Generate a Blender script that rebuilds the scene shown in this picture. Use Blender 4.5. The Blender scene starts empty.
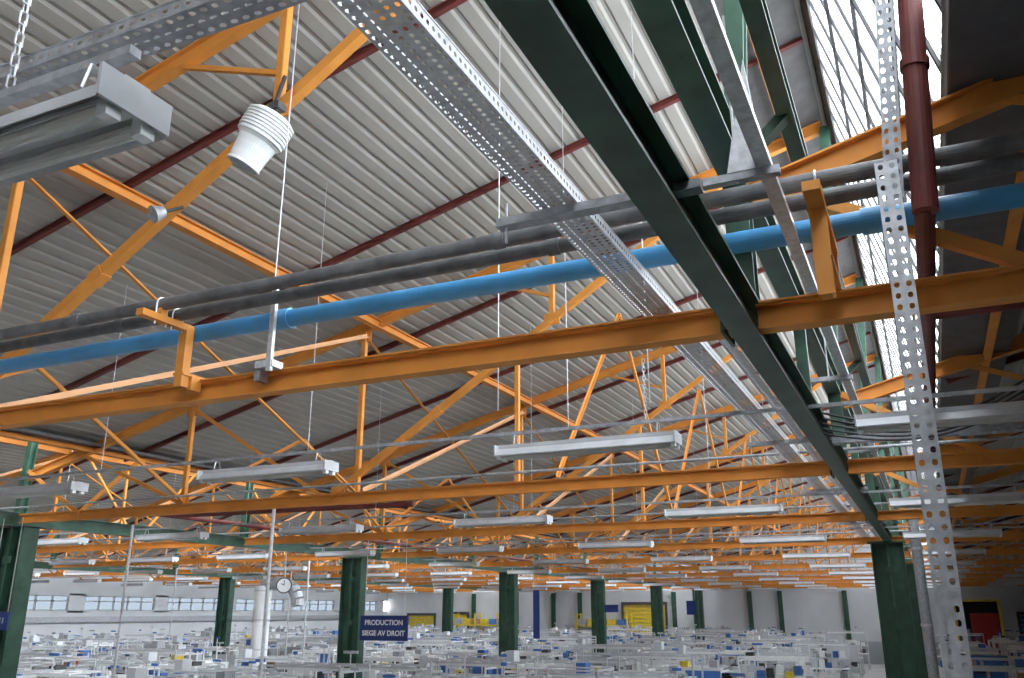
import bpy, math, random
from mathutils import Vector, Matrix
random.seed(7)
E = 3.3            # eye level above floor; structure heights below are given relative to it
V = Vector
sc = bpy.context.scene
# ------------------------------------------------------------------ materials
def mat(name, col, rough=.5, metal=0., var=.12, scale=6., bump=0., dirt=None):
    m = bpy.data.materials.new(name); m.use_nodes = True
    nt = m.node_tree; b = nt.nodes['Principled BSDF']
    b.inputs['Roughness'].default_value = rough; b.inputs['Metallic'].default_value = metal
    tc = nt.nodes.new('ShaderNodeTexCoord'); n = nt.nodes.new('ShaderNodeTexNoise')
    n.inputs['Scale'].default_value = scale; n.inputs['Detail'].default_value = 6
    nt.links.new(tc.outputs['Object'], n.inputs['Vector'])
    r = nt.nodes.new('ShaderNodeValToRGB'); r.color_ramp.elements[0].position = .3; r.color_ramp.elements[1].position = .7
    d = dirt if dirt else tuple(c*(1-2*var) for c in col)
    r.color_ramp.elements[0].color = (*d, 1); r.color_ramp.elements[1].color = (*[min(1, c*(1+var)) for c in col], 1)
    nt.links.new(n.outputs['Fac'], r.inputs['Fac']); nt.links.new(r.outputs['Color'], b.inputs['Base Color'])
    if bump:
        bp = nt.nodes.new('ShaderNodeBump'); bp.inputs['Strength'].default_value = bump
        nt.links.new(n.outputs['Fac'], bp.inputs['Height']); nt.links.new(bp.outputs['Normal'], b.inputs['Normal'])
    return m
M = {}
M['orange'] = mat('orange_paint', (.76, .305, .052), .65, var=.07, scale=3)
M['orange2'] = mat('orange_paint_pale', (.78, .44, .22), .6, var=.06, scale=3)
M['green'] = mat('green_paint', (.032, .092, .058), .45, var=.2, scale=4)
M['red'] = mat('red_oxide', (.17, .034, .028), .6, var=.15, scale=4)
M['galv'] = mat('galvanised', (.66, .68, .71), .38, .35, var=.12, scale=25)
M['galvd'] = mat('galvanised_dull', (.44, .46, .49), .45, .3, var=.15, scale=20)
M['black'] = mat('grey_service_pipe', (.15, .155, .16), .5, .1, var=.2, scale=8)
M['blue'] = mat('blue_pipe', (.09, .40, .76), .35, var=.1, scale=3)
M['deck'] = mat('deck_sheet', (.43, .415, .375), .65, .0, var=.05, scale=.6)
M['dark'] = mat('dark_steel', (.06, .06, .065), .6)
M['gutter'] = mat('gutter_sheet', (.12, .12, .12), .6)
M['white'] = mat('white_enamel', (.85, .87, .87), .4, var=.03)
M['lampw'] = mat('lamp_housing', (.56, .58, .60), .45, var=.06)
M['tube'] = mat('fluorescent_tube', (.62, .63, .58), .25, var=.03)
M['wall'] = mat('wall_paint', (.60, .62, .64), .8, var=.05, scale=.5)
M['wallg'] = mat('wall_lower', (.4, .42, .45), .8, var=.08, scale=.5)
M['floor'] = mat('floor_concrete', (.56, .57, .57), .45, var=.08, scale=.8)
M['yellow'] = mat('yellow_panel', (.72, .54, .05), .5)
M['bluep'] = mat('blue_plastic', (.06, .18, .52), .45)
M['mach'] = mat('machine_grey', (.40, .43, .46), .5, var=.08)
M['machg'] = mat('machine_light', (.62, .66, .68), .5, var=.06)
M['signb'] = mat('sign_blue', (.018, .04, .20), .4, var=.05)
M['signw'] = mat('sign_white', (.9, .9, .9), .5, var=.01)
M['brown'] = mat('cardboard', (.42, .27, .14), .8)
M['redp'] = mat('red_plastic', (.38, .03, .03), .5)
M['outer'] = mat('outer_roof', (.6, .6, .6), .8)
def glassmat(name, tint, lo, hi):
    m = bpy.data.materials.new(name); m.use_nodes = True; nt = m.node_tree
    nt.nodes.clear(); o = nt.nodes.new('ShaderNodeOutputMaterial')
    t = nt.nodes.new('ShaderNodeBsdfTransparent'); t.inputs[0].default_value = (*tint, 1)
    d = nt.nodes.new('ShaderNodeBsdfTranslucent'); d.inputs[0].default_value = (*tint, 1)
    w = nt.nodes.new('ShaderNodeTexWave'); w.inputs['Scale'].default_value = 3; w.bands_direction = 'Y'
    tc = nt.nodes.new('ShaderNodeTexCoord'); nt.links.new(tc.outputs['Object'], w.inputs['Vector'])
    mr = nt.nodes.new('ShaderNodeMapRange'); mr.inputs['To Min'].default_value = lo; mr.inputs['To Max'].default_value = hi
    nt.links.new(w.outputs['Fac'], mr.inputs['Value'])
    x = nt.nodes.new('ShaderNodeMixShader'); nt.links.new(mr.outputs[0], x.inputs[0])
    nt.links.new(t.outputs[0], x.inputs[1]); nt.links.new(d.outputs[0], x.inputs[2]); nt.links.new(x.outputs[0], o.inputs[0])
    return m
M['glass'] = glassmat('skylight_glazing', (.9, .95, 1), .15, .6)
M['glass2'] = glassmat('tinted_window_glass', (.05, .06, .07), .0, .1)
# ------------------------------------------------------------------ mesh builder
class MB:
    def __init__(s): s.v = []; s.f = []; s.m = []; s.mats = []
    def mi(s, k):
        if k not in s.mats: s.mats.append(k)
        return s.mats.index(k)
    def add(s, vs, fs, k):
        o = len(s.v); s.v += [tuple(a) for a in vs]; i = s.mi(k)
        for f in fs: s.f.append(tuple(o+j for j in f)); s.m.append(i)
    def fr(s, p, q, up):
        d = (q-p).normalized(); up = V(up)
        if abs(d.dot(up)) > .99: up = V((0, 1, 0))
        a = d.cross(up).normalized(); return d, a, a.cross(d)
    def bar(s, p, q, w, h, k, up=(0, 0, 1), oa=0, ou=0):
        p = V(p); q = V(q); d, a, u = s.fr(p, q, up)
        vs = []
        for e in (p, q):
            for x, y in ((-1, -1), (1, -1), (1, 1), (-1, 1)):
                vs.append(e + a*(oa+x*w/2) + u*(ou+y*h/2))
        s.add(vs, [(3, 2, 1, 0), (4, 5, 6, 7), (0, 1, 5, 4), (1, 2, 6, 5), (2, 3, 7, 6), (3, 0, 4, 7)], k)
    def ibeam(s, p, q, w, h, k, up=(0, 0, 1), tf=.014, tw=.012):
        s.bar(p, q, w, tf, k, up, 0, h/2-tf/2); s.bar(p, q, w, tf, k, up, 0, -h/2+tf/2)
        s.bar(p, q, tw, h-2*tf, k, up)
    def angle(s, p, q, w, k, up=(0, 0, 1), t=.01):
        s.bar(p, q, w, t, k, up, 0, -w/2); s.bar(p, q, t, w, k, up, -w/2, 0)
    def box(s, c, d, k):
        c = V(c); s.bar(c-V((d[0]/2, 0, 0)), c+V((d[0]/2, 0, 0)), d[1], d[2], k)
    def tube(s, p, q, r, k, n=12, cap=True, r2=None):
        p = V(p); q = V(q); d, a, u = s.fr(p, q, (0, 0, 1)); r2 = r if r2 is None else r2
        vs = []
        for e, rr in ((p, r), (q, r2)):
            for i in range(n):
                t = 2*math.pi*i/n; vs.append(e+a*math.cos(t)*rr+u*math.sin(t)*rr)
        fs = [(i, (i+1) % n, n+(i+1) % n, n+i) for i in range(n)]
        if cap: fs += [tuple(range(n-1, -1, -1)), tuple(range(n, 2*n))]
        s.add(vs, fs, k)
    def path(s, pts, r, k, n=8):
        for a, b in zip(pts[:-1], pts[1:]): s.tube(a, b, r, k, n)
    def lathe(s, o, axis, prof, k, n=28):
        o = V(o); d = V(axis).normalized(); a = d.cross(V((0, 1, .1))).normalized(); u = a.cross(d)
        vs = [o+d*t+(a*math.cos(2*math.pi*i/n)+u*math.sin(2*math.pi*i/n))*r for t, r in prof for i in range(n)]
        fs = [(j*n+i, j*n+(i+1) % n, (j+1)*n+(i+1) % n, (j+1)*n+i) for j in range(len(prof)-1) for i in range(n)]
        s.add(vs, fs, k)
    def perf(s, o, du, dv, L, W, nu, nv, k, hu=.55, hv=.4):
        """perforated sheet: grid of cells, each with a real rounded slot"""
        o = V(o); du = V(du); dv = V(dv); cu = L/nu; cv = W/nv; vs = []; fs = []
        for i in range(nu):
            for j in range(nv):
                u0 = i*cu; v0 = j*cv; a = cu*hu/2; b = cv*hv/2; mu = u0+cu/2; mv = v0+cv/2
                n = len(vs)
                out = ((-cu/2, -cv/2), (cu/2, -cv/2), (cu/2, cv/2), (-cu/2, cv/2))
                inn = ((-a*.55, -b), (a*.55, -b), (a, -b*.4), (a, b*.4), (a*.55, b), (-a*.55, b), (-a, b*.4), (-a, -b*.4))
                for (x, y) in out+inn: vs.append(o+du*(mu+x)+dv*(mv+y))
                fs += [(n, n+1, n+5, n+4), (n+1, n+6, n+5), (n+1, n+2, n+7, n+6), (n+2, n+8, n+7), (n+2, n+3, n+9, n+8), (n+3, n+10, n+9), (n+3, n, n+11, n+10), (n, n+4, n+11)]
        s.add(vs, fs, k)
    def tray(s, p, q, w, h, k, pitch=.05, nv=4):
        """perforated cable tray, open upward, p->q horizontal"""
        p = V(p); q = V(q); L = (q-p).length; d, a, u = s.fr(p, q, (0, 0, 1)); nu = max(1, int(L/pitch))
        s.perf(p-a*w/2, d, a, L, w, nu, nv, k, .55, .42)
        for sg in (-1, 1):
            s.perf(p+a*sg*w/2, d, u, L, h, nu, 1, k, .5, .3)
            s.bar(p, q, .014, .006, k, (0, 0, 1), sg*(w/2-.005), h)
    def obj(s, name, parent=None, smooth=False, raw=False):
        me = bpy.data.meshes.new(name); me.from_pydata(s.v, [], s.f)
        for k in s.mats: me.materials.append(M[k])
        me.polygons.foreach_set('material_index', s.m)
        if smooth: me.polygons.foreach_set('use_smooth', [True]*len(s.f))
        me.update()
        if raw: return me
        return place(name, me, parent)
def place(name, me, parent=None, loc=(0, 0, 0), rz=0, sc_=None):
    o = bpy.data.objects.new(name, me); sc.collection.objects.link(o); o.location = loc; o.rotation_euler = (0, 0, rz)
    if sc_: o.scale = sc_
    if parent: o.parent = parent
    return o
def empty(name, loc=(0, 0, 0)):
    o = bpy.data.objects.new(name, None); sc.collection.objects.link(o); o.location = loc; return o
def P(x, y, z): return V((x, y, z+E))
# ------------------------------------------------------------------ layout constants
MOD = 14.3; SL = .258; Y0 = -7.; Y1 = 66.
KS = (-2, -1, 0, 1)
TY = [-1.05+6*i for i in range(12)]
def roof(x, k): return 6.4+SL*(x-MOD*k)
XL = .48-MOD*3; XR = -.49+MOD
# floor and walls
b = MB(); b.add([(XL, Y0, 0), (XR, Y0, 0), (XR, Y1, 0), (XL, Y1, 0)], [(0, 1, 2, 3)], 'floor'); b.obj('floor')
b = MB(); b.bar((XL, Y1+.1, 5.), (XR+.4, Y1+.1, 5.), .2, 10., 'wall'); b.bar((XL, Y1-.02, .7), (XR, Y1-.02, .7), .04, 1.4, 'wallg'); b.obj('wall_far')
b = MB(); b.bar((XL, Y0-.1, 5.), (XR+.4, Y0-.1, 5.), .2, 10., 'wall'); b.obj('wall_rear')
b = MB(); b.bar((XR+.1, Y0, 5.), (XR+.1, Y1, 5.), .2, 10., 'wall'); b.obj('wall_right')
b = MB(); WZ0, WZ1 = 3.35, 4.15
b.bar((XL-.1, Y0, WZ0/2), (XL-.1, Y1, WZ0/2), .2, WZ0, 'wall'); b.bar((XL-.1, Y0, (WZ1+6.4)/2), (XL-.1, Y1, (WZ1+6.4)/2), .2, 6.4-WZ1, 'wall')
y = Y0
while y < Y1: b.bar((XL-.1, y, WZ0-.1), (XL-.1, y, WZ1+.1), 1.0, .2, 'wall', (1, 0, 0)); y += 6
# cable trunking fixed to the wall
b.box((XL+.1, (Y0+Y1)/2, 2.9), (.3, Y1-Y0-1, .3), 'galvd')
b.obj('wall_left')
n = 1; y = Y0+.5
while y < Y1-3:
    b = MB(); x = XL-.05; y2 = y+5.0
    for z in (WZ0+.03, (WZ0+WZ1)/2+.1, WZ1-.03): b.bar((x, y, z), (x, y2, z), .06, .07, 'mach')
    for i in range(6): b.bar((x, y+i*1.0, WZ0), (x, y+i*1.0, WZ1), .06, .1, 'mach')
    b.add([(x, y, WZ0), (x, y2, WZ0), (x, y2, WZ1), (x, y, WZ1)], [(0, 1, 2, 3)], 'glass2')
    b.obj('window_%d' % n); n += 1; y += 6
# roof decks + skylights
ceil = empty('ceiling')
for k in KS:
    xv = .48+MOD*(k-1); xr = -.49+MOD*k
    b = MB(); vs = []; pitch = .2; x = xv; prof = []
    while x < xr:
        for dx, dz in ((0, 0), (.12, 0), (.145, .020), (.175, .020)):
            if x+dx <= xr: prof.append((x+dx, roof(x+dx, k)+dz))
        x += pitch
    nP = len(prof)
    for yy in (Y0, Y1):
        vs += [(px, yy, pz+E) for px, pz in prof]
    b.add(vs, [(i, i+1, nP+i+1, nP+i) for i in range(nP-1)], 'deck')
    b.add([(xv, Y0, roof(xv, k)+.09+E), (xr, Y0, roof(xr, k)+.09+E), (xr, Y1, roof(xr, k)+.09+E), (xv, Y1, roof(xv, k)+.09+E)], [(0, 1, 2, 3)], 'outer')
    b.bar(P(xr-.45, Y0, roof(xr-.45, k)-.02), P(xr-.45, Y1, roof(xr-.45, k)-.02), .8, .02, 'gutter', (-SL, 0, 1))
    b.obj('roof_deck_%d' % (k+3), ceil)
for k in KS:
    A = P(-.49+MOD*k, 0, roof(-.49+MOD*k, k)+.08); B = P(.48+MOD*k, 0, roof(.48+MOD*k, k+1)+.02)
    yv = lambda p, y: V((p.x, y, p.z))
    b = MB(); C = A.lerp(B, .10); D = A.lerp(B, .96)
    b.add([yv(C, Y0), yv(C, Y1), yv(D, Y1), yv(D, Y0)], [(0, 1, 2, 3)], 'glass')
    b.bar(yv(A.lerp(C, .5), Y0), yv(A.lerp(C, .5), Y1), .04, (A-C).length, 'gutter', (A-B))
    b.bar(yv(B.lerp(D, .5), Y0), yv(B.lerp(D, .5), Y1), .04, (B-D).length, 'gutter', (A-B))
    y = Y0
    while y < Y1:
        b.bar(yv(A, y), yv(B, y), .04, .05, 'dark', (0, 1, 0)); y += .6
    for t in (.3, .52, .75): b.bar(yv(A.lerp(B, t), Y0), yv(A.lerp(B, t), Y1), .05, .05, 'dark')
    b.obj('window_%d' % n); n += 1
    b = MB(); xg = .48+MOD*k; zg = roof(xg, k+1)
    b.bar(P(xg+.3, Y0, zg+.01), P(xg+.3, Y1, zg+.01), .7, .05, 'gutter'); b.bar(P(xg-.02, Y0, zg+.1), P(xg-.02, Y1, zg+.1), .05, .25, 'gutter')
    b.obj('roof_gutter')
# ------------------------------------------------------------------ trusses (orange), purlins (red)
for ty in TY:
    b = MB()
    for k in KS:
        o = MOD*k
        def q(x, z): return P(x+o, ty, z)
        b.ibeam(q(-15.02, 1.62), q(-.86, 1.62), .12, .15, 'orange'); b.bar(q(-15.0, 1.70), q(-.86, 1.70), .16, .012, 'orange')
        b.ibeam(q(-15.0, roof(-15.0, 0)-.13), q(-.55, roof(-.55, 0)-.13), .10, .16, 'orange')
        b.bar(q(-8.1, 1.68), q(-1.5, 5.85), .09, .09, 'orange', (0, 0, 1))           # main strut
        for x, zb, zt in ((-11.1, 1.7, roof(-11.1, 0)-.2), (-7.65, 1.7, roof(-7.65, 0)-.2), (-4.45, 4.0, roof(-4.45, 0)-.2)):
            b.angle(q(x, zb), q(x, zt), .065, 'orange', (0, 1, 0))
        if ty > 6: b.angle(q(-5.0, 1.7), q(-5.0, 3.6), .055, 'orange', (0, 1, 0))
        b.angle(q(-11.1, roof(-11.1, 0)-.2), q(-8.3, 1.7), .055, 'orange', (0, 1, 0))
        b.angle(q(-11.1, 1.7), q(-13.6, roof(-13.6, 0)-.2), .055, 'orange', (0, 1, 0))
        b.angle(q(-15.0, 2.5), q(-13.5, 1.66), .07, 'orange', (0, 1, 0))
        b.bar(q(-4.45, 4.35), q(-5.6, 4.75), .045, .045, 'orange')
        for x, z in ((-8.0, 1.78), (-7.65, roof(-7.65, 0)-.28), (-4.45, 4.0), (-11.1, 1.76), (-11.1, roof(-11.1, 0)-.26)):
            b.bar(q(x-.12, z), q(x+.12, z), .012, .17, 'orange')
        for x in (-6.3, -3.4):
            z = 1.68+(x+8.1)*.632; b.bar(q(x-.06, z-.038), q(x+.06, z+.038), .11, .11, 'orange')
    b.obj('roof_truss')
b = MB(); c = MB(); d2 = MB()
for k in KS:
    o = MOD*k
    yy = -3.
    while yy < Y1:
        x1 = -13.8+o; x2 = -.55+o
        b.ibeam(P(x1, yy, roof(x1, k)-.05), P(x2, yy, roof(x2, k)-.05), .06, .08, 'red'); yy += 3.
    for xm in (-13.4, -7.4, -1.0):
        xx = xm+o; w = .12 if xm == -7.4 else .07
        c.ibeam(P(xx, Y0, roof(xx, k)-.17), P(xx, Y1, roof(xx, k)-.17), w, w*1.1, 'orange')
    for a, e in zip(TY[:-1], TY[1:]):
        xx = -7.55+o; zt = roof(xx, k)-.3
        d2.angle(P(xx, a+.05, 1.75), P(xx, e-.05, zt), .055, 'orange2'); d2.angle(P(xx-.08, a+.05, zt), P(xx-.08, e-.05, 1.72), .05, 'orange')
        if a > 4:
            d2.angle(P(-11.1+o, a, 1.75), P(-11.1+o, (a+e)/2, roof(-11.1+o, k)-.22), .045, 'orange')
            d2.angle(P(-11.1+o, e, 1.75), P(-11.1+o, (a+e)/2, roof(-11.1+o, k)-.22), .045, 'orange')
        if a > 10:
            d2.angle(P(-4.4+o, a, 1.75), P(-4.4+o, (a+e)/2, roof(-4.4+o, k)-.25), .045, 'orange')
            d2.angle(P(-4.4+o, e, 1.75), P(-4.4+o, (a+e)/2, roof(-4.4+o, k)-.25), .045, 'orange')
b.obj('roof_purlins'); c.obj('longitudinal_roof_beams'); d2.obj('wind_bracing')
# ------------------------------------------------------------------ green girders + columns
for k in (-2, -1, 0):
    o = MOD*k; b = MB(); X = -.78+o
    b.ibeam(P(X, Y0, 1.62), P(X, Y1, 1.62), .15, .24, 'green', tf=.018)
    if k == 0:
        b.ibeam(P(X, Y0, 2.62), P(X, Y1, 2.62), .16, .22, 'green', tf=.018)
        b.ibeam(P(X+.33, Y0, 2.95), P(X+.33, Y1, 2.95), .1, .14, 'green')
    for ty in TY:
        b.ibeam(P(X, ty, 1.74), P(X, ty, 2.51), .14, .16, 'green', (0, 1, 0))
        b.ibeam(P(X, ty, 2.5), P(X+.26, ty, 6.1), .12, .14, 'green', (0, 1, 0))
        if k == 0:
            b.bar(P(X, ty, 2.6), P(X+.36, ty, 2.93), .1, .06, 'green')
            b.bar(P(X-.02, ty+3, 1.74), P(X-.02, ty+3, 2.51), .1, .08, 'green', (0, 1, 0))
        b.bar(P(X-.12, ty-.16, 1.62), P(X-.12, ty+.16, 1.62), .02, .2, 'green')
    b.obj('green_roof_girder')
def column():
    b = MB()
    for dx in (-.17, .17):
        b.ibeam((dx, 0, 0), (dx, 0, E+1.5), .32, .33, 'green', (1, 0, 0), .022, .016)
    z = .6
    while z < E+1.4:
        b.bar((-.12, -.15, z), (.12, -.15, z), .012, .12, 'green'); b.bar((-.12, .15, z), (.12, .15, z), .012, .12, 'green'); z += 1.2
    b.box((0, 0, .02), (.95, .6, .04), 'green'); b.box((0, 0, E+1.49), (.8, .42, .03), 'green')
    return b.obj('green_steel_column', raw=True)
cm = column()
CY = (11.0, 21.7, 32.2, 42.7, 53.2, 63.7)
for k in (-2, -1, 0):
    for cy in CY:
        if k == 0 and cy < 15: continue
        place('green_steel_column', cm, None, (-.80+MOD*k, cy, 0))
b = MB()
for x in (-11.9, -9.8, -5.5, -17.4, -24.8, -27, -31.5, -34): b.ibeam((x, Y1-.15, 0), (x, Y1-.15, 4.7), .3, .2, 'green', (0, 1, 0))
b.obj('trim_1')
b = MB(); b.tube((-.2, 21.6, 0), (-.2, 21.6, E+2.4), .11, 'galvd', 14)
for z in (1, 3, 4.6): b.tube((-.2, 21.6, z), (-.2, 21.6, z+.06), .125, 'galv', 14)
b.obj('rainwater_downpipe')
# ------------------------------------------------------------------ pipes
b = MB(); x0, x1 = -16., 9.
b.tube(P(x0, 4.48, 2.20), P(x1, 4.48, 2.20), .047, 'black', 18); b.tube(P(x0, 4.64, 2.165), P(x1, 4.64, 2.165), .047, 'black', 18)
for x in (-9, -5.9, -2.2, .9, 4): 
    b.tube(P(x, 4.48, 2.20), P(x+.08, 4.48, 2.20), .055, 'black', 18); b.tube(P(x+.3, 4.64, 2.165), P(x+.38, 4.64, 2.165), .055, 'black', 18)
b.obj('grey_service_pipes')
b = MB(); b.tube(P(x0, 4.86, 2.08), P(x1, 4.86, 2.08), .066, 'blue', 24)
for x in (-8, -4.2, -.1, 3.4): b.tube(P(x, 4.86, 2.08), P(x+.14, 4.86, 2.08), .078, 'blue', 24)
b.obj('blue_compressed_air_pipe')
def bracket(x):
    """tall swan-neck bracket bolted to the bottom chord, in front of the pipes"""
    b = MB(); yp = 4.36; za = 1.985
    b.bar(P(x, 5.02, 1.72), P(x, yp-.03, 1.72), .09, .03, 'orange')
    b.ibeam(P(x, yp, 1.50), P(x, yp, za), .08, .09, 'orange', (0, 1, 0), .012, .05)
    b.bar(P(x, 5.0, za), P(x, 4.08, za), .085, .05, 'orange')
    b.bar(P(x, 5., 1.70), P(x, 5., za), .07, .05, 'orange', (0, 1, 0))
    for yy, zz, r in ((4.48, 2.20, .052), (4.64, 2.165, .052)):
        b.box(P(x, yy, (za+.025+zz-.05)/2), (.06, .07, zz-.05-za-.025), 'orange')
    for yy, zz, r in ((4.48, 2.20, .052), (4.64, 2.165, .052), (4.86, 2.08, .072)):
        b.path([P(x, yy+math.cos(t)*r, zz+math.sin(t)*r) for t in [i*math.pi/8 for i in range(9)]], .007, 'galv', 5)
        for s in (-1, 1): b.tube(P(x, yy+s*r, zz), P(x, yy+s*r, za-.05), .007, 'galv', 5)
    b.obj('pipe_support_bracket')
def bracket_l(x):
    """slim L-shaped bracket: post on the chord, cantilever arm under the grey pipes"""
    b = MB(); yp = 4.745; za = 2.085
    b.bar(P(x, 5.02, 1.72), P(x, yp-.04, 1.72), .10, .02, 'orange')
    b.bar(P(x, yp, 1.62), P(x, yp, za+.02), .075, .075, 'orange', (0, 1, 0))
    b.bar(P(x, yp+.035, za), P(x, 4.28, za), .07, .05, 'orange')
    b.bar(P(x-.06, 4.84, 1.66), P(x+.06, 4.84, 1.66), .1, .11, 'orange')
    for yy, zz, r in ((4.48, 2.20, .052), (4.64, 2.165, .052)):
        b.box(P(x, yy, (za+zz-.03)/2), (.05, .06, zz-.03-za), 'orange')
        b.path([P(x, yy+math.cos(t)*r, zz+math.sin(t)*r) for t in [i*math.pi/8 for i in range(9)]], .006, 'galv', 5)
        for s in (-1, 1): b.tube(P(x, yy+s*r, zz), P(x, yy+s*r, za-.05), .006, 'galv', 5)
    b.obj('pipe_support_bracket')
for bx in (-.29, 4.4): bracket(bx)
for bx in (-4.97, -10.4): bracket_l(bx)
b = MB()
b.tube(P(.20, 4.3, 1.84), P(.29, 4.3, 3.2), .06, 'red', 18); b.tube(P(.29, 4.3, 3.2), P(-.5, 4.3, 5.4), .06, 'red', 18)
b.tube(P(.20, 4.3, 1.88), P(.20, 12., 1.86), .05, 'red', 14)
b.tube(P(.252, 4.3, 2.62), P(.256, 4.3, 2.67), .07, 'red', 18)
b.tube(P(.2, 6.2, 1.9), P(9, 6.2, 1.95), .035, 'red', 12)
b.obj('red_sprinkler_riser')
b = MB(); b.tube(P(-14.5, 14, 1.95), P(-8.5, 14, 1.9), .05, 'red', 12)
b.tube(P(-14.5, 12.5, 1.95), P(-14.5, 40, 1.95), .05, 'red', 12); b.obj('red_sprinkler_pipe')
# ------------------------------------------------------------------ cable trays
b = MB(); b.tray(P(-1.30, -1, 1.725), P(-1.30, 24, 1.725), .19, .06, 'galv', .036, 5); b.obj('perforated_cable_tray')
b = MB(); b.tray(P(-1.02, 5.3, 1.72), P(-1.02, 24, 1.72), .12, .05, 'galv', .06, 2); b.obj('perforated_cable_tray')
b = MB(); b.tray(P(-9, 1.62, 1.70), P(-1.40, 1.62, 1.70), .12, .05, 'galvd', .045, 3); b.obj('perforated_cable_tray')
b = MB(); b.tray(P(-.7, 8.9, 1.55), P(6, 8.9, 1.55), .14, .06, 'galvd', .06, 3); b.obj('perforated_cable_tray')
b = MB()
for y in (3.3, 9.4, 13.6, 19):
    b.bar(P(-1.6, y, 1.70), P(-.66, y, 1.70), .05, .04, 'galvd')
    b.bar(P(-1.6, y, 1.70), P(-.66, y, 1.70), .07, .006, 'galvd', ou=-.022)
    b.tube(P(-1.56, y, 1.6), P(-1.56, y, 1.8), .008, 'galv', 6)
b.obj('tray_support_rails')
b = MB(); b.bar(P(-.47, -1, 2.04), P(-.47, 22, 2.04), .055, .012, 'galv', ou=.028); b.bar(P(-.47, -1, 2.04), P(-.47, 22, 2.04), .006, .06, 'galv', oa=.027); b.bar(P(-.47, -1, 2.04), P(-.47, 22, 2.04), .006, .06, 'galv', oa=-.027)
b.bar(P(-.47, -1, 2.01), P(-.47, 22, 2.01), .07, .006, 'galv')
for y in (2.2, 3.85, 8, 12): 
    b.bar(P(-.86, y, 1.98), P(-.4, y, 1.98), .05, .04, 'galvd'); b.tube(P(-.6, y, 1.95), P(-.6, y, 2.9), .007, 'galv', 6)
b.add([P(-.64, 3.82, 2.0), P(-.46, 3.82, 2.0), P(-.52, 3.82, 2.6), P(-.64, 3.84, 2.0), P(-.46, 3.84, 2.0), P(-.52, 3.84, 2.6)], [(0, 1, 2), (5, 4, 3), (0, 3, 4, 1), (1, 4, 5, 2), (2, 5, 3, 0)], 'galv')
b.obj('strut_channel')
b = MB()
X, Y, w = .045, 3.45, .085; H = E+1.72
b.perf(V((X-w/2, Y, 0)), (0, 0, 1), (1, 0, 0), H, w, 110, 2, 'galv', .5, .45)
b.perf(V((X-w/2, Y, 0)), (0, 0, 1), (0, 1, 0), H, .04, 110, 1, 'galv', .4, .3)
b.perf(V((X+w/2, Y, 0)), (0, 0, 1), (0, 1, 0), H, .04, 110, 1, 'galv', .4, .3)
du = V((.07, 0, .95)).normalized()
b.perf(V((X-.02, Y+.045, H-.15)), du, (1, 0, 0), 1.6, .07, 34, 2, 'galvd', .5, .45)
b.perf(V((X-.02, Y+.045, H-.15)), du, (0, 1, 0), 1.6, .04, 34, 1, 'galvd', .4, .3)
b.perf(V((X+.05, Y+.045, H-.15)), du, (0, 1, 0), 1.6, .04, 34, 1, 'galvd', .4, .3)
b.bar((X, Y+.05, 0), (X, Y+.05, .02), .25, .25, 'galvd', (0, 1, 0))
b.obj('perforated_cable_riser')
# ------------------------------------------------------------------ fluorescent luminaires
def lamp():
    b = MB(); L = .87
    b.bar((-L, 0, .05), (L, 0, .05), .09, .06, 'lampw')
    for s in (-1, 1):
        b.add([(-L, s*.045, .04), (L, s*.045, .04), (L, s*.125, -.03), (-L, s*.125, -.03), (-L, s*.045, .034), (L, s*.045, .034), (L, s*.125, -.036), (-L, s*.125, -.036)],
              [(0, 1, 2, 3), (7, 6, 5, 4), (0, 4, 5, 1), (2, 6, 7, 3)], 'lampw')
        b.tube((-L+.03, s*.06, -.035), (L-.03, s*.06, -.035), .022, 'tube', 12)
        for e in (-1, 1): b.box((e*(L-.025), s*.06, -.03), (.04, .05, .07), 'white')
    b.bar((-L, 0, .015), (L, 0, .015), .1, .012, 'white')
    for e in (-1, 1):
        b.box((e*L, 0, .02), (.012, .25, .1), 'lampw')
        b.path([(e*.7, -.05, .08), (e*.7, -.03, .17), (e*.7, .03, .17), (e*.7, .05, .08)], .005, 'galv', 5)
    return b.obj('fluorescent_luminaire', raw=True)
l0 = lamp()
rows = [1.5+6*i for i in range(11)]
for y in rows:
    for x in [6.9, 3.7, .48, -2.74, -6.45, -10.2]+[-13.9-3.4*i for i in range(9)]:
        place('fluorescent_luminaire', l0, None, (x, y, E+(1.36 if y < 2 else 1.445)), 0)
rr = MB()
for y in rows:
    if y > 2: rr.bar(P(-42, y, 1.635), P(12, y, 1.635), .04, .03, 'galvd')
    else: rr.bar(P(-14, y, 1.55), P(-1.9, y, 1.55), .04, .03, 'galvd')
    for k in KS:
        for x in (-12, -9, -5.9, -2.9):
            xx = x+MOD*k; rr.tube(P(xx, y, 1.65), P(xx, y, roof(xx, k)-.02), .004, 'galv', 5)
rr.obj('lighting_suspension_rails')
b = MB()
for (y, z) in ((10.6, 1.78), (16.6, 1.8), (22.6, 1.8)): b.tube(P(-42, y, z), P(12, y, z), .018, 'galvd', 8)
b.obj('conduit_runs')
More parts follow.
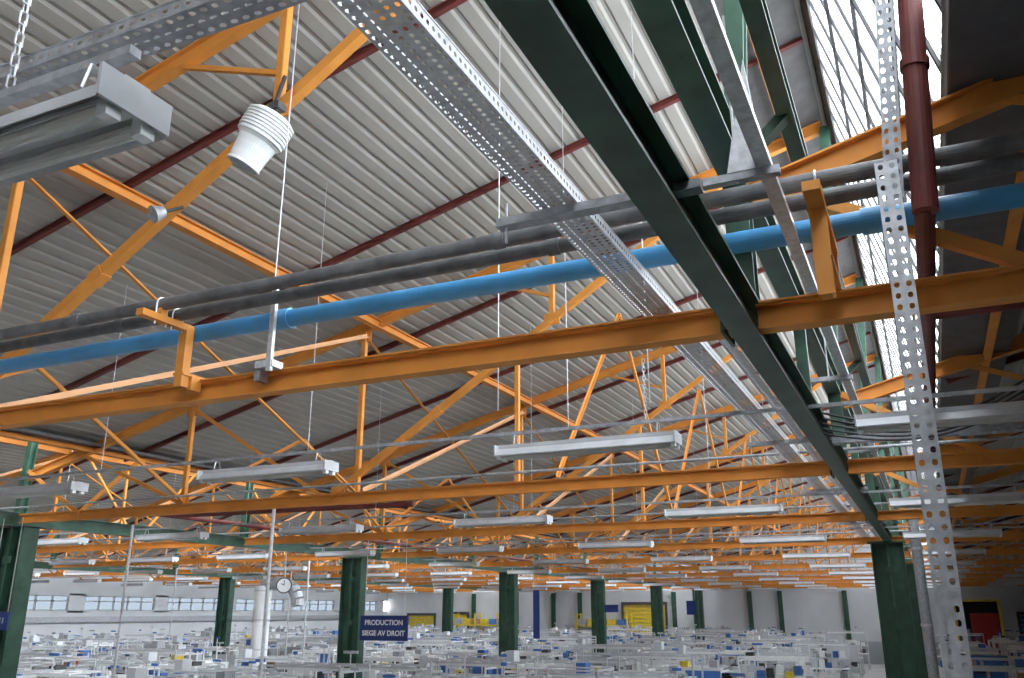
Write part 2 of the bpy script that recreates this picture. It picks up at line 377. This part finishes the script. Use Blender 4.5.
# ------------------------------------------------------------------ destratification blower
f = empty('ceiling_air_blower', P(-4.30, 4.75, 3.80))
ax = V((-.46, -.12, -.88)).normalized()
b = MB(); prof = [(0, .02), (0, .10), (.012, .15), (.035, .182)]
t = .045
for i in range(6): prof += [(t, .198), (t+.014, .198), (t+.016, .182), (t+.028, .182)]; t += .029
prof += [(.225, .192), (.24, .192), (.245, .175), (.27, .158), (.32, .148), (.40, .138), (.47, .132), (.475, .139), (.49, .139), (.49, .12), (.4, .11)]
b.lathe((0, 0, 0), ax, prof, 'white', 36); b.obj('shell', f)
b = MB(); b.lathe((0, 0, 0), ax, [(.42, 0.001), (.42, .112)], 'dark'); b.path([V((0, 0, 0)), V((.0, .0, .12)), V((-.02, .1, .42))], .018, 'dark')
b.box((0, .02, .08), (.1, .1, .06), 'dark'); b.obj('motor_and_hanger', f)
b = MB(); b.lathe(P(-5.45, 4.8, 3.2), (-.3, -.8, -.5), [(0, .02), (0, .05), (.08, .07), (.1, .075), (.1, .065), (.09, .001)], 'galvd', 20); b.tube(P(-5.45, 4.8, 3.2), P(-5.4, 4.95, 3.3), .015, 'dark', 8); b.obj('spot_lamp')
# ------------------------------------------------------------------ rods, wires, strut hanger
b = MB()
for x, y, z0 in ((-4.15, 4.75, 2.3), (-3.1, 6.4, 1.6), (-2.05, 7.3, 1.75)):
    b.tube(P(x, y, z0), P(x, y, roof(x, 0)-.02), .005, 'galv', 6)
b.obj('suspension_wires')
b = MB(); b.bar(P(-4.15, 4.765, 1.66), P(-4.15, 4.765, 2.3), .041, .03, 'galv', (0, 1, 0)); b.box(P(-4.2, 4.82, 1.72), (.16, .12, .05), 'galv'); b.box(P(-4.28, 4.84, 1.66), (.05, .1, .1), 'galvd'); b.obj('strut_hanger')
def chain(x, y, za, zb):
    b = MB(); z = za; i = 0
    while z < zb:
        d = V((.012, 0, 0)) if i % 2 else V((0, .012, 0)); c = P(x, y, z)
        b.path([c-d, c-d+V((0, 0, .045)), c+d+V((0, 0, .045)), c+d, c-d], .0035, 'galv', 5); z += .04; i += 1
    b.obj('suspension_chain')
chain(-2.45, 1.5, 1.58, 4.5); chain(-2.15, 7.5, 1.66, 2.2)
b = MB()
for i in range(5):
    pts = []
    for t in range(17):
        s = t/16; pts.append(P(-.75+1.9*s, 8.7-.12*i, 1.62+.03*i-.22*math.sin(math.pi*s)*(1+.3*i/4)+.25*s))
    b.path(pts, .012, 'dark', 6)
b.obj('black_cable_loops')
# ------------------------------------------------------------------ signs
def sign(loc, w, h, lines, rods=True, size=.15):
    e = empty('hanging_production_sign', loc)
    b = MB(); b.bar((-w/2, 0, 0), (w/2, 0, 0), .03, h, 'signb'); b.obj('panel', e)
    if rods:
        b = MB()
        for s in (-1, 1): b.tube((s*w*.42, 0, h/2), (s*w*.42, 0, E+1.6-loc[2]), .006, 'galv', 5)
        b.obj('hanging_rods', e)
    for i, t in enumerate(lines):
        cu = bpy.data.curves.new('lettering', 'FONT'); cu.body = t; cu.size = size; cu.align_x = 'CENTER'; cu.align_y = 'CENTER'; cu.extrude = .002; cu.offset = .004
        cu.materials.append(M['signw']); o = bpy.data.objects.new('lettering_%d' % (i+1), cu); sc.collection.objects.link(o); o.parent = e
        o.rotation_euler = (math.pi/2, 0, 0); o.location = (0, -.02, (len(lines)-1)*.11-.22*i)
sign((-10.96, 16.97, E-.34), 1.22, .52, ['PRODUCTION', 'SIEGE AV DROIT'])
sign((-14.75, 10.6, E-.15), .6, .3, ['LIGNE 1'], size=.12)
sign((-14.95, 34.6, E-.1), .28, 1.9, [], True); sign((-14.3, 42.3, E+.15), .7, .35, [], True, .1)
sign((-11.5, 46.95, E+.2), .5, .7, [], True)
# ------------------------------------------------------------------ doors on far wall
def rdoor(nm, x, w, h, col):
    b = MB(); z = 0
    while z < h: b.bar((x-w/2, Y1-.1, z+.14), (x+w/2, Y1-.1, z+.14), .05, .25, col); z += .28
    for s in (-1, 1): b.bar((x+s*(w/2+.08), Y1-.12, 0), (x+s*(w/2+.08), Y1-.12, h+.3), .16, .12, 'dark', (0, 1, 0))
    b.bar((x-w/2-.1, Y1-.18, h+.2), (x+w/2+.1, Y1-.18, h+.2), .25, .2, 'dark'); b.obj(nm)
rdoor('door_1', -19.7, 3.2, 3.7, 'yellow'); rdoor('door_2', -38.9, 2.4, 2.9, 'yellow'); rdoor('door_3', 5.6, 1.6, 3.0, 'bluep'); rdoor('door_4', -35.5, 1.8, 3, 'yellow')
b = MB(); b.box((2.3, 62.6, 2.), (2.4, .1, 3.8), 'dark')
for s in (-1, 1): b.box((2.3+s*1.2, 62, 2.), (.1, 1.2, 4.0), 'yellow')
b.box((2.3, 62, 3.95), (2.4, 1.2, .12), 'yellow'); b.box((2.3, 62, .25), (2.4, 1.2, .5), 'yellow'); b.box((2.6, 61.9, 1.9), (1.5, .8, 2.6), 'redp'); b.box((1.5, 61.9, 1.4), (.5, .8, 1.8), 'galvd'); b.obj('press_cabinet')
# yellow pallet racks
def rack():
    b = MB(); R = random.Random(5)
    for x in (-2, 0, 2):
        for y in (-.5, .5): b.bar((x, y, 0), (x, y, 3.2), .1, .1, 'yellow', (0, 1, 0))
        for z in (.6, 1.6, 2.6, 3.1): b.bar((x, -.5, z), (x, .5, z), .05, .05, 'yellow')
    for z in (.3, 1.3, 2.3):
        for y in (-.5, .5): b.bar((-2, y, z), (2, y, z), .05, .12, 'yellow')
        x = -1.6
        while x < 1.8:
            h = R.uniform(.35, .7); b.box((x, 0, z+.06+h/2), (.62, .85, h), R.choice(['yellow', 'galvd', 'yellow', 'brown', 'bluep', 'wallg'])); x += .78
    return b.obj('pallet_rack', raw=True)
rm = rack()
for x, y in ((-22.6, 65), (-33.2, 65)): place('pallet_rack', rm, None, (x, y, 0))
# ------------------------------------------------------------------ ventilation duct, clock, poles
b = MB(); b.tube((-22.0, 26, 0), (-22.0, 26, E+.9), .3, 'white', 20); 
pts = [V((-22.0+1.6*math.sin(t), 26, E+.9+.5*math.sin(t)-1.2*(1-math.cos(t)))) for t in [i*math.pi/2/8 for i in range(9)]]
for a, c in zip(pts[:-1], pts[1:]): b.tube(a, c, .22, 'galvd', 16)
for z in (1, 2, 3, 4): b.tube((-22, 26, z), (-22, 26, z+.05), .32, 'galv', 20)
b.obj('ventilation_duct')
e = empty('hanging_clock', (-15.9, 19.6, E+.68)); ca = V((.63, -.77, 0))
b = MB(); b.lathe((0, 0, 0), ca, [(-.06, .001), (-.06, .19), (.02, .21), (.04, .2), (.03, .18)], 'dark', 28); b.tube((0, 0, .18), (0, 0, .95), .02, 'galvd', 8); b.obj('case', e)
b = MB(); b.lathe((0, 0, 0), ca, [(.02, .001), (.02, .185)], 'white', 28); b.obj('dial', e)
b = MB(); b.bar(ca*.03, ca*.03+V((0, 0, .14)), .02, .006, 'dark', ca); b.bar(ca*.03, ca*.03+V((-.06, -.05, .05)), .02, .006, 'dark', ca); b.obj('hands', e)
POL = ((-9.4, 11.2), (-13.8, 12.4), (-26, 25.7), (-24, 30), (-18.5, 24))
b = MB()
for x, y in POL: b.tube((x, y, 0), (x, y, E+1.6), .028, 'galv', 10)
b.obj('steel_drop_poles')
# ------------------------------------------------------------------ workstations and machines
def ws(seed):
    R = random.Random(seed); b = MB(); w = R.choice((1.8, 2.2, 2.5)); d = 1.1; h = R.uniform(1.5, 2.25); fc = R.choice(('galv', 'white', 'machg', 'galv'))
    for sx in (-1, 1):
        for sy in (-1, 1): b.bar((sx*w/2, sy*d/2, 0), (sx*w/2, sy*d/2, h if sy > 0 or R.random() < .6 else .9), .045, .045, fc, (0, 1, 0))
        b.bar((sx*w/2, -d/2, h-.1), (sx*w/2, d/2, h-.1), .045, .045, fc); b.bar((sx*w/2, -d/2, .3), (sx*w/2, d/2, .3), .05, .05, fc)
    for z in (h, 1.35): b.bar((-w/2, d/2, z), (w/2, d/2, z), .045, .045, fc)
    b.bar((-w/2, -d/2, h), (w/2, -d/2, h), .045, .045, fc)
    for i in range(3): b.bar((-w/2+w*(i+.5)/3, -d/2, h), (-w/2+w*(i+.5)/3, d/2, h), .03, .03, fc)
    b.bar((-w/2, -.05, .88), (w/2, -.05, .88), 1., .05, R.choice(('white', 'galvd', 'wall')))
    b.bar((-w/2, d/2-.15, 1.3), (w/2, d/2-.15, 1.3), .35, .03, fc)
    b.bar((-w/2+.1, 0, h-.08), (w/2-.1, 0, h-.08), .14, .06, 'white'); b.bar((-w/2, 0, h), (w/2, 0, h), .04, .04, fc)
    cols = ['bluep', 'white', 'mach', 'galvd', 'machg', 'machg', 'dark', 'bluep', 'wallg', 'white', 'brown', 'galv', 'wall', 'dark']
    if seed % 5 == 3: cols.append('yellow')
    x = -w/2+.2
    while x < w/2-.15:
        c = R.choice(cols); s = R.uniform(.12, .3)
        b.box((x, d/2-.15, 1.32+s/2), (.22, .26, s), c)
        if R.random() < .15: b.box((x, d/2-.15, h+.02+s*.4), (.24, .3, s*.8), R.choice(cols))
        if R.random() < .6: b.box((x, R.uniform(-.3, .1), .9+s*.6), (.24, .3, s*1.2), R.choice(cols))
        if R.random() < .5: b.box((x, R.uniform(-.2, .2), .35+s*.6), (.28, .5, s*1.6), R.choice(cols))
        x += .29
    if R.random() < .5: b.bar((-w/2, d/2+.02, 1.25), (w/2*R.uniform(-.4, .5), d/2+.02, 1.25), .02, .8, R.choice(('white', 'wall', 'bluep', 'machg')))
    for i in range(R.randint(0, 3)):
        px = R.uniform(-w/2+.1, w/2-.1); hh = R.uniform(.15, .5)
        b.tube((px, 0, h), (px, 0, h+hh), .018, fc, 6)
        b.box((px, 0, h+hh), (R.uniform(.08, .4), .04, .06), R.choice(('mach', 'galv', 'bluep', 'white')))
    b.box((R.uniform(-.4, .4), .1, 1.08), (.4, .06, .3), 'dark'); b.bar((0, .12, .9), (0, .12, 1.), .04, .04, 'dark', (0, 1, 0))
    return b.obj('assembly_workstation', raw=True)
def machine(seed):
    R = random.Random(seed+100); b = MB(); body = ('wall', 'machg', 'mach', 'machg', 'bluep', 'white', 'wallg')[seed % 7]; w = R.uniform(1.1, 1.6); d = 1.0; h = R.uniform(1.45, 1.8)
    b.box((0, 0, .45), (w, d, .9), body); b.box((0, 0, .93), (w+.1, d+.1, .06), 'galvd')
    for sx in (-1, 1): b.box((sx*(w/2-.07), .15, (h+.9)/2), (.12, .3, h-.9), body)
    b.box((0, .15, h+.06), (w, .4, .16), body)
    b.tube((0, .1, h), (0, .1, h-.35), .05, 'galv', 12); b.box((0, .1, h-.38), (.4, .3, .08), 'dark')
    b.box((0, -.05, 1.02), (.5, .4, .12), R.choice(('yellow', 'galvd', 'brown')))
    b.box((w/2+.18, -.3, 1.35), (.26, .16, .4), 'wall'); b.box((w/2+.18, -.385, 1.4), (.2, .01, .22), 'dark'); b.bar((w/2+.18, -.3, 0), (w/2+.18, -.3, 1.15), .05, .05, 'galvd', (0, 1, 0))
    for sx in (-1, 1):
        for sy in (-1, 1): b.bar((sx*(w/2+.05), sy*d/2, 0), (sx*(w/2+.05), sy*d/2, h+.35), .035, .035, 'galv', (0, 1, 0))
    for sy in (-1, 1): b.bar((-w/2-.05, sy*d/2, h+.35), (w/2+.05, sy*d/2, h+.35), .035, .035, 'galv')
    for sx in (-1, 1): b.bar((sx*(w/2+.05), -d/2, h+.35), (sx*(w/2+.05), d/2, h+.35), .035, .035, 'galv')
    for z, c in ((h+.14, 'galvd'), (h+.22, 'redp'), (h+.3, 'yellow')): b.tube((w/2-.2, .15, z), (w/2-.2, .15, z+.08), .03, c, 8)
    return b.obj('assembly_machine', raw=True)
wm = [ws(i) for i in range(16)]; mm = [machine(i) for i in range(7)]
root = empty('assembly_workstations'); root2 = empty('assembly_machines')
cols = [-.80+MOD*k for k in (-2, -1, 0)]
y = 13.5
while y < 62.5:
    x = -40.+random.uniform(-.5, .5)
    while x < 9:
        ax_ = x+random.uniform(-.1, .1)
        bad = (-4.8 < ax_ < 0.9) or any(abs(ax_-cx) < 2.0 and min(abs(y-c) for c in CY) < 1.2 for cx in cols) or (abs(ax_+22) < 1.8 and abs(y-26) < 1.3) or (y > 59 and ax_ > 0) or any(abs(ax_-p[0]) < 1.6 and abs(y-p[1]) < 1.0 for p in POL)
        if not bad and random.random() < .94:
            if random.random() < .13: place('machine', random.choice(mm), root2, (ax_, y, 0), 0)
            else: place('workstation', random.choice(wm), root, (ax_, y+random.uniform(-.1, .1), 0), random.choice((0, math.pi)))
        x += 2.72
    y += 1.78
# ------------------------------------------------------------------ world, camera
w = bpy.data.worlds.new('overcast_sky'); sc.world = w; w.use_nodes = True
bg = w.node_tree.nodes['Background']; bg.inputs[0].default_value = (.97, .98, 1., 1); bg.inputs[1].default_value = 11.0
cam = bpy.data.cameras.new('camera'); cam.lens = 30.6; cam.sensor_width = 36; cam.clip_start = .05; cam.clip_end = 300
co = bpy.data.objects.new('camera', cam); sc.collection.objects.link(co); co.location = (0, 0, E)
co.rotation_euler = (math.radians(90+17.4), 0, math.radians(24.9)); sc.camera = co
sc.view_settings.view_transform = 'Standard'
